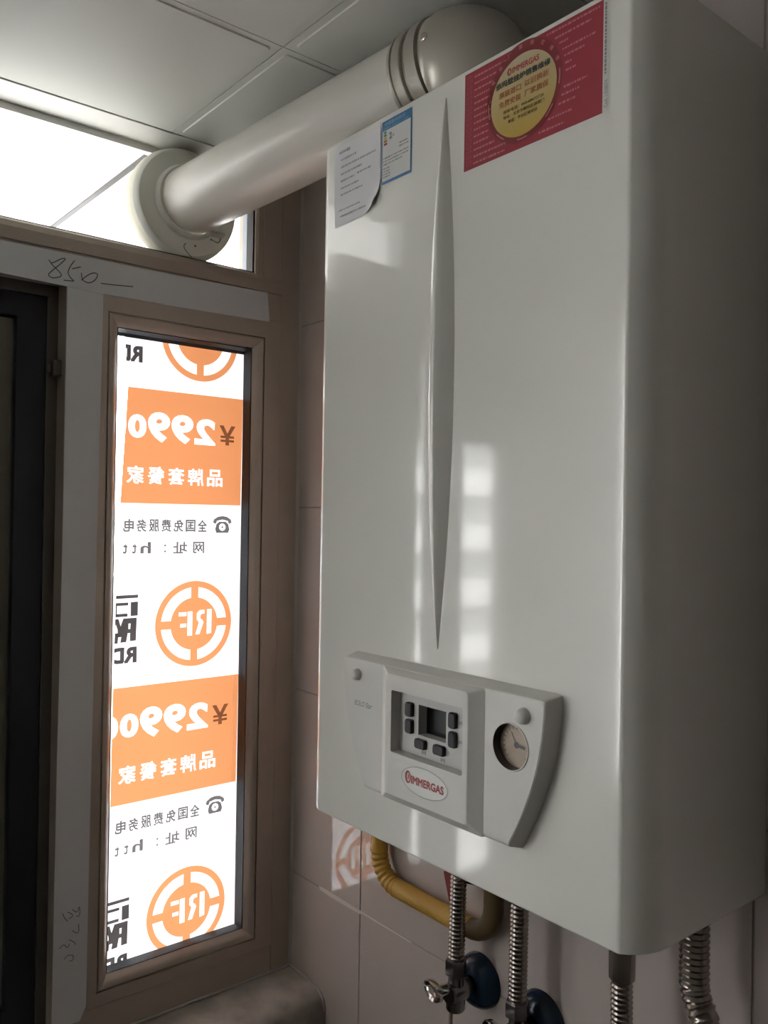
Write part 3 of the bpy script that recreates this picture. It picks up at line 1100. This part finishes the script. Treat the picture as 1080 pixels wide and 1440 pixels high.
rng = random.Random(3)
f3 = lambda x, z: MF(x, z, 0.0004)
f4 = lambda x, z: MF(x, z, 0.0007)
f5 = lambda x, z: MF(x, z, 0.0010)
f6 = lambda x, z: MF(x, z, 0.0013)
b = nb(); flat_rect(b, 0.2325, 0.3940, 0.6828, 0.7770, f3)
red = obj('sticker', b, 'sticker_red', boiler, label='rectangular red sticker with rows of pale print')
b = nb(); flat_rect(b, 0.3940, 0.4000, 0.6835, 0.7770, f3)
obj('margin', b, 'sticker_white', red, label='narrow white edge of the red sticker')
b = nb()
for k in range(14):
    z = 0.7705-k*0.0064
    x1 = 0.2685 if 2 < k < 11 else (0.276 if k in (1, 2, 11) else 0.289)
    dashes(b, 0.2456, x1 - rng.uniform(0, 0.004), z, 0.0019, f4, rng)
for x0, x1, z in ((0.3342, 0.3907, 0.7728), (0.3432, 0.3818, 0.7660), (0.3481, 0.3578, 0.7600), (0.3515, 0.3871, 0.7532), (0.3537, 0.3751, 0.7469), (0.3549, 0.3618, 0.7401), (0.3556, 0.3666, 0.7335),
                  (0.3537, 0.3786, 0.7198), (0.3512, 0.3701, 0.7136), (0.348, 0.3671, 0.7068), (0.3367, 0.3626, 0.6975), (0.3263, 0.3548, 0.6891)):
    dashes(b, x0, x1, z, 0.0019, f4, rng)
obj('print', b, 'sticker_pink', red)
b = nb()
z = 0.687
while z < 0.772:
    w = rng.uniform(0.003, 0.0055)
    flat(b, [rrect(0.2355, 0.2428, z, min(z+w, 0.774), 0.001, 2), rrect(0.2370, 0.2413, z+0.001, min(z+w, 0.774)-0.001, 0.0005, 2)], f4)
    z += w+0.0016
obj('print', b, 'sticker_pink_faint', red)
b = nb()
ps = text_polys('Cod. 1.038074', None)
xs_ = [x for p in ps for x, _ in p]
ys_ = [y for p in ps for _, y in p]
flat(b, [[(0.3992-(y-min(ys_))/(max(ys_)-min(ys_))*0.0035, 0.6865+(x-min(xs_))/(max(xs_)-min(xs_))*0.0225) for x, y in p] for p in ps], f4)
z = 0.7143
while z < 0.772:
    w = rng.uniform(0.0015, 0.004)
    flat_rect(b, 0.3958, 0.3976, z, z+w, f4)
    z += w+0.0008
obj('print', b, 'print_grey', red)

RX, RZ = 0.3072, 0.7335
b = nb(); flat(b, [circ(RX, RZ, 0.0450, 0.0455, 64)], f4)
rs = obj('round_sticker', b, 'ring_red', boiler, label='round sticker, yellow centre in a dark red ring')
b = nb(); flat(b, [circ(RX, RZ-0.0025, 0.0390, 0.0372, 64)], f5)
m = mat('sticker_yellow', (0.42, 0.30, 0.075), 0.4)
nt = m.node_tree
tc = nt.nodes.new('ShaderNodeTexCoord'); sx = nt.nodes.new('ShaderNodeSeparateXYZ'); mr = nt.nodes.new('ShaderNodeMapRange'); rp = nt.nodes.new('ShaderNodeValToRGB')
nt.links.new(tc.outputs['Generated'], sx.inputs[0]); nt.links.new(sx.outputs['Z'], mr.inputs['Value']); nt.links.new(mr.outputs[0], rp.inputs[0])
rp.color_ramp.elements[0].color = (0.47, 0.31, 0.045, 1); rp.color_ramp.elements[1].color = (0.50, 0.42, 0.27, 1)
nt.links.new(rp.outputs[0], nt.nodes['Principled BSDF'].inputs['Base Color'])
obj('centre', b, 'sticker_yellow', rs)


def line(body, x0, x1, z, h_, m_, g=0.0, name='lettering'):
    b = nb()
    flat(b, text_polys(body, (x0, x1, z-h_/2, z+h_/2), g), f6)
    obj(name, b, m_, rs)


b = nb()
flat(b, text_polys('IMMERGAS', (0.2945, 0.3262, 0.7545, 0.7600), 0.03), f6)
flat(b, [circ(0.2910, 0.7572, 0.0026, 0.0034, 20), circ(0.2913, 0.7572, 0.0010, 0.0020, 16)], f6)
obj('lettering', b, 'logo_red', rs)
line('依玛壁挂炉销售维修', 0.2745, 0.3395, 0.7485, 0.0064, 'text_dark', 0.035)
line('原装进口', 0.2785, 0.3055, 0.7388, 0.0062, 'text_brown', 0.03)
line('以旧换新', 0.3095, 0.3375, 0.7394, 0.0062, 'text_brown', 0.03)
line('免费安装', 0.2785, 0.3055, 0.7300, 0.0062, 'text_brown', 0.03)
line('厂家质保', 0.3095, 0.3375, 0.7304, 0.0062, 'text_brown', 0.03)
line('报修电话：010-69672728', 0.2840, 0.3320, 0.7218, 0.0034, 'text_olive', 0.02)
line('地址：北京市朝阳区建国门', 0.2840, 0.3328, 0.7168, 0.0034, 'text_olive', 0.02)
line('售后：平谷区维修部', 0.2900, 0.3250, 0.7116, 0.0034, 'text_olive', 0.02)
b = nb()
msg = '专业厂家指定维修'
for i, ch in enumerate(msg):
    t = math.radians(150-130*i/(len(msg)-1))
    cx_, cz_ = RX+0.0420*math.cos(t), RZ+0.0418*math.sin(t)
    ps = text_polys(ch, (-0.0022, 0.0022, -0.0022, 0.0022), 0.02)
    ca, sa = math.cos(t-PI/2), math.sin(t-PI/2)
    flat(b, [[(cx_+x*ca-y*sa, cz_+x*sa+y*ca) for x, y in p] for p in ps], f5)
for a0, a1 in ((6, -12), (-34, -50), (176, 196), (222, 238), (-98, -82)):
    pts = [(RX+0.0422*math.cos(math.radians(a0+(a1-a0)*i/8)), RZ+0.0425*math.sin(math.radians(a0+(a1-a0)*i/8))) for i in range(9)]
    stroke(b, pts, 0.0012, f5)
obj('lettering', b, 'sticker_pink', rs)

# energy label
b = nb(); flat(b, [rrect(0.1050, 0.1545, 0.7068, 0.7755, 0.001, 2)], f3)
en = obj('energy_label', b, 'label_blue', boiler, label='small blue bordered energy label')
b = nb(); flat_rect(b, 0.1068, 0.1528, 0.7098, 0.7648, f4); obj('field', b, 'label_white', en)
b = nb()
ps = text_polys('中国能效标识', (0.1100, 0.1440, 0.7690, 0.7735), 0.02)
flat(b, ps, f4)
flat(b, text_polys('CHINA ENERGY LABEL', (0.1080, 0.1500, 0.7658, 0.7680), 0.01), f4)
obj('lettering', b, 'label_pale', en)
for k, m_ in enumerate(('label_green', 'label_green', 'label_yellow', 'text_brown', 'logo_red')):
    b = nb(); zz = 0.7625-k*0.0032
    flat(b, [[(0.1092, zz-0.0012), (0.1125+k*0.0004, zz-0.0012), (0.1135+k*0.0004, zz), (0.1125+k*0.0004, zz+0.0012), (0.1092, zz+0.0012)]], f5)
    obj('grade_arrow', b, m_, en)
b = nb()
flat(b, text_polys('2', (0.1178, 0.1228, 0.7530, 0.7605), 0.06), f5)
flat(b, text_polys('级', (0.1235, 0.1262, 0.7545, 0.7575), 0.02), f5)
for k in range(2):
    dashes(b, 0.1350, 0.1500, 0.7440-k*0.0035, 0.0014, f5, rng)
for k in range(3):
    dashes(b, 0.1085, 0.1505 - 0.01*(k == 2), 0.7345-k*0.0034, 0.0013, f5, rng)
for k in range(4):
    dashes(b, 0.1085, 0.1200, 0.7232-k*0.0030, 0.0012, f5, rng)
obj('print', b, 'print_grey', en)

# white paper notice with a curled corner
b = nb()
rows = []
for j in range(13):
    v = j/12
    row = []
    for i in range(11):
        u = i/10
        x0 = 0.0185+0.0080*max(0, (v-0.55)/0.45)*0.3
        x = x0+(0.1030-x0+0.0012*v)*u
        zt = 0.7755-0.0048*u
        zb = 0.6815+0.0025*u
        z = zt+(zb-zt)*v
        c = max(0.0, u+v-1.58)
        row.append(MF(x-c*c*0.03, z+c*c*0.05, 0.0006+0.030*c*c+0.0006*math.sin(u*5+v*3)**2))
    rows.append(row)
loft(b, rows, False, False, closed=False)
no = obj('paper_notice', b, 'notice', boiler, label='white paper notice with a curled lower corner')
b = nb()
f2 = lambda x, z: MF(x, z, 0.0019)
flat_rows = [(0.0290, 0.0500, 0.7660, 0.0034), (0.0325, 0.0610, 0.7570, 0.0020), (0.0325, 0.0960, 0.7485, 0.0022), (0.0325, 0.0720, 0.7405, 0.0022), (0.0325, 0.0585, 0.7325, 0.0020), (0.0630, 0.0880, 0.7335, 0.0020), (0.0325, 0.0660, 0.7240, 0.0020), (0.0325, 0.0730, 0.7165, 0.0020),
             (0.0290, 0.0700, 0.6990, 0.0017), (0.0320, 0.0790, 0.6920, 0.0019)]
for x0, x1, z, h_ in flat_rows:
    dashes(b, x0, x1, z, h_, f2, rng, 0.0004)
obj('print', b, 'notice_ink', no)

# ------------------------------------------------------------------ flue pipe to the window
flue = thing('flue_pipe', 'white flue pipe running from the boiler elbow to the window transom', 'pipe', (0.552, -0.1385, H))
PA, PB = Vector((0, -0.2020, 0.8185)), Vector((0.5, -0.1425, 0.8430))
dax = (PB-PA).normalized()
at = lambda x: PA + dax*(x/dax.x)
b = nb(); tube(b, [at(-0.30), at(0.0), at(0.1), at(0.3), at(0.468)], 0.0490, 48)
obj('pipe', b, 'pipe_white', flue, sharp=1.0)
b = nb()
lathe(b, [(0.0492, 0.0), (0.0516, 0.001), (0.0528, 0.003), (0.0528, 0.0060), (0.0508, 0.0068), (0.0508, 0.0085), (0.0535, 0.010), (0.0540, 0.020), (0.0532, 0.0212), (0.0497, 0.0222), (0.0497, 0.0268), (0.0532, 0.0280), (0.0545, 0.030), (0.0548, 0.0440), (0.0500, 0.0450), (0.0500, 0.0490), (0.0522, 0.052)], at(0.452), dax, 56)
obj('collar', b, 'elbow_paint', flue, sharp=0.7)
b = nb()
p0 = at(0.500)
path = [p0, at(0.504)]
cz = p0.z-0.052
for i in range(1, 15):
    t = PI/2*i/14
    path.append(Vector((0.504+0.052*math.sin(t), p0.y+0.004*math.sin(t), cz+0.052*math.cos(t))))
path += [Vector((0.556, p0.y+0.004, cz-0.012)), Vector((0.556, p0.y+0.004, H+0.001))]
tube(b, path, [0.0530]*2+[0.0545]*14+[0.0545, 0.0545], 56)
obj('elbow', b, 'elbow_paint', flue, sharp=1.2)
# screw on the elbow
n_ = Vector((0.20, -0.80, 0.30)).normalized()
sp = at(0.511)
nrm = Vector((0.0, -0.985, 0.10))
nrm = (nrm - dax*nrm.dot(dax)).normalized()
b = nb(); lathe(b, [(0.0060, -0.002), (0.0060, 0.0005), (0.0045, 0.0012), (0.0045, 0.0026), (0.0030, 0.0036), (0.0001, 0.0038)], sp+nrm*0.0538, nrm, 20)
obj('screw', b, 'steel', flue)
# rubber wall flange against the glass
b = nb()
fl0 = Vector((-0.041, -0.2035, 0.8165))
lathe(b, [(0.053, 0.0005), (0.0840, 0.0005), (0.0852, 0.010), (0.0850, 0.0185), (0.0838, 0.0260)], fl0, (1, 0, 0), 64, False)
rim = obj('flange_rim', b, 'rubber_cream', flue, sharp=0.5)
b = nb()
lathe(b, [(0.0838, 0.0260), (0.0815, 0.0330), (0.0785, 0.0362), (0.0640, 0.0380), (0.0580, 0.0385), (0.0555, 0.0400), (0.0548, 0.0470), (0.0520, 0.0495), (0.0492, 0.0497)], fl0, (1, 0, 0), 64, False)
fl = obj('flange', b, 'rubber_white', flue, sharp=0.6)
b = nb()
f7 = lambda y, z: Vector((-0.0012, y, z))
for s in ([(-0.2085, 0.7545), (-0.2115, 0.7485), (-0.2060, 0.741), (-0.1985, 0.7355)], [(-0.1655, 0.7690), (-0.1560, 0.7665), (-0.1515, 0.7700), (-0.1490, 0.7790)]):
    stroke(b, smooth(s), 0.0013, f7)
flat(b, [circ(-0.1930, 0.7535, 0.0017, n=12), circ(-0.1665, 0.7690, 0.0015, n=12)], f7)
obj('pen_mark', b, 'pencil', fl)
b = nb(); box(b, -0.0025, 0.0100, -0.1745, -0.1480, 0.7745, 0.7795, 0.001)
obj('tab', b, 'rubber_white', fl)

# ------------------------------------------------------------------ gas pipe, hoses and valves under the boiler
gas = thing('gas_pipe', 'yellow corrugated gas pipe bent into a U below the boiler', 'pipe', (0.25, -0.018, -0.17))
GY = -0.0165
pv = [Vector((0.2475, GY, 0.004)), Vector((0.2475, GY, -0.125))]
b = nb(); tube(b, pv, 0.0122, 20); obj('sleeve', b, 'gas_yellow', gas)
bend = arc((0.2885, GY, -0.125), (-1, 0, 0), (0, 0, -1), 0.041, 0, PI/2, 14)
b = corrugated(bend, 0.0121, 0.0088, 0.0022); obj('bend', b, 'gas_yellow', gas, sharp=1.2)
b = corrugated([bend[-1], Vector((0.430, GY, -0.166))], 0.0125, 0.0030, 0.0006)
obj('sleeve', b, 'gas_yellow', gas, sharp=1.2)
up = arc((0.430, GY, -0.128), (0, 0, -1), (1, 0, 0), 0.038, 0, PI/2, 12) + [Vector((0.468, GY, 0.004))]
b = nb(); tube(b, up, 0.0126, 20); obj('riser', b, 'gas_shaded', gas, label='riser of the gas pipe, shade put into its brown colour')  # same pipe in darker brown, its shade put into the colour
b = nb()
poly = [(0.420, -0.090), (0.415, -0.0865), (0.4035, -0.099), (0.4140, -0.131), (0.422, -0.131), (0.428, -0.106)]
loft(b, [[(x, y, z) for x, z in poly] for y in (-0.036, -0.040)])
obj('lever', b, 'lever_red', gas, label='dark red lever')
b = nb(); tube(b, [(0.468, GY, -0.100), (0.440, -0.030, -0.101), (0.419, -0.0375, -0.103)], 0.0035, 10); obj('lever_stem', b, 'chrome_dark', gas)


def hose(label, path, r, pitch=0.0052, depth=0.0018, group='steel hoses under the boiler', nut=None, m_='steel_dark', extra=None):
    t = thing('flexible_hose', label, 'hose', path[-1], group)
    b = corrugated(path, r, pitch, depth)
    obj('braid', b, m_, t, sharp=1.2)
    if nut:
        for (x, y, z, rr, hh) in nut:
            b = nb()
            lathe(b, [(rr*0.9, 0), (rr, hh*0.08), (rr, hh*0.92), (rr*0.9, hh)], (x, y, z), (0, 0, 1), 6)
            obj('nut', b, 'chrome_dark', t, sharp=0.3)
    return t


V1 = (0.4335, -0.045, -0.2340)
V2 = (0.5330, -0.045, -0.2380)
hose('leftmost steel hose, dropping in front of the yellow pipe to a blue collared valve', [(V1[0]+0.003, V1[1], 0.006), (V1[0]+0.002, V1[1], -0.10), (V1[0], V1[1], -0.196)], 0.0096, nut=[(V1[0], V1[1], -0.2135, 0.0135, 0.0200)])
hose('second steel hose from the left, dropping to the lower of the two blue collared valves', [(V2[0]+0.002, V2[1], 0.006), (V2[0]+0.001, V2[1], -0.1), (V2[0], V2[1], -0.204)], 0.0100, nut=[(V2[0], V2[1], -0.2190, 0.0140, 0.0190)])
hose('third steel hose from the left, hanging below the boiler front corner', [(0.6860, -0.068, 0.006), (0.6870, -0.068, -0.10), (0.688, -0.066, -0.30), (0.684, -0.050, -0.6), (0.68, -0.035, -0.8)], 0.0100, nut=None).name
hose('rightmost steel hose, thickest, with a stepped lower end', [(0.7560, -0.055, 0.006), (0.7565, -0.055, -0.082), (0.7590, -0.055, -0.094), (0.7660, -0.055, -0.106), (0.7680, -0.055, -0.12), (0.768, -0.054, -0.3), (0.765, -0.045, -0.6), (0.76, -0.03, -0.8)], 0.0128, 0.0058, 0.0022)
b = nb(); lathe(b, [(0.0105, 0), (0.0128, 0.002), (0.0130, 0.030), (0.0118, 0.034)], (0.6870, -0.068, -0.103), (0, 0, 1), 24)
h3 = [o for o in bpy.data.objects if o.get('label', '').startswith('third steel')][0]
obj('ferrule', b, 'steel_dark', h3)


def valve(label, V):
    x, y, z = V
    t = thing('angle_valve', label, 'valve', (x, 0, z), 'angle valves under the boiler')
    b = nb()
    lathe(b, [(0.0335, 0.0006), (0.0335, 0.003), (0.0320, 0.010), (0.0270, 0.017), (0.0180, 0.0205), (0.0120, 0.0210), (0.0120, 0.012)], (x, 0, z), (0, -1, 0), 40)
    obj('collar', b, 'cup_blue', t, sharp=0.7, label='dark blue wall collar')
    b = nb()
    lathe(b, [(0.0098, 0.012), (0.0098, 0.030), (0.0125, 0.032), (0.0130, 0.036), (0.0130, 0.054), (0.0115, 0.058)], (x, 0, z), (0, -1, 0), 24)
    lathe(b, [(0.0105, -0.022), (0.0118, -0.020), (0.0118, 0.004), (0.0100, 0.008), (0.0092, 0.020), (0.0108, 0.021)], (x, y, z), (0, 0, 1), 24)
    obj('body', b, 'chrome_dark', t, sharp=0.6)
    b = nb()
    lathe(b, [(0.0070, 0.008), (0.0070, 0.022), (0.0050, 0.026), (0.0001, 0.0265)], (x, y, z+0.004), (-0.25, -0.96, 0.08), 18)
    obj('stem', b, 'chrome', t)
    # oval lever handle
    b = nb()
    d = Vector((-0.25, -0.96, 0.08)).normalized()
    c0 = Vector((x-0.002, y, z+0.004)) + d*0.030
    uu = Vector((0.98, -0.25, -0.16)).normalized()
    uu = (uu-d*uu.dot(d)).normalized()
    vv = d.cross(uu)
    rings = []
    for tt, s in ((-0.006, 0.86), (-0.004, 1.0), (0.002, 1.0), (0.0045, 0.9), (0.0038, 0.62), (0.0020, 0.5)):
        rings.append([c0 + d*tt + uu*(0.0185*s*math.cos(2*PI*i/28)) + vv*(0.0100*s*math.sin(2*PI*i/28)) for i in range(28)])
    loft(b, rings)
    obj('handle', b, 'chrome', t, sharp=0.7)


valve('upper angle valve with oval chrome handle and blue collar, below the leftmost hose', V1)
valve('lower angle valve with blue collar, at the foot of the second hose', V2)
b = nb()
tube(b, [(V1[0]-0.006, V1[1]-0.002, V1[2]-0.021), (V1[0]-0.006, V1[1]-0.004, -0.40), (V1[0]-0.005, -0.03, -0.8), (V1[0]-0.005, -0.02, ZF+0.001)], 0.0024, 8)
o = obj('cable', b, 'cable', None)
tag(o, 'thin brown cable hanging straight down beneath the upper valve', 'cable')

for o in bpy.data.objects:
    if o.name.split('.')[0] in ('print', 'symbols', 'lettering', 'handwriting', 'pen_mark'):   # marks too small to pick apart
        o['kind'] = 'stuff'
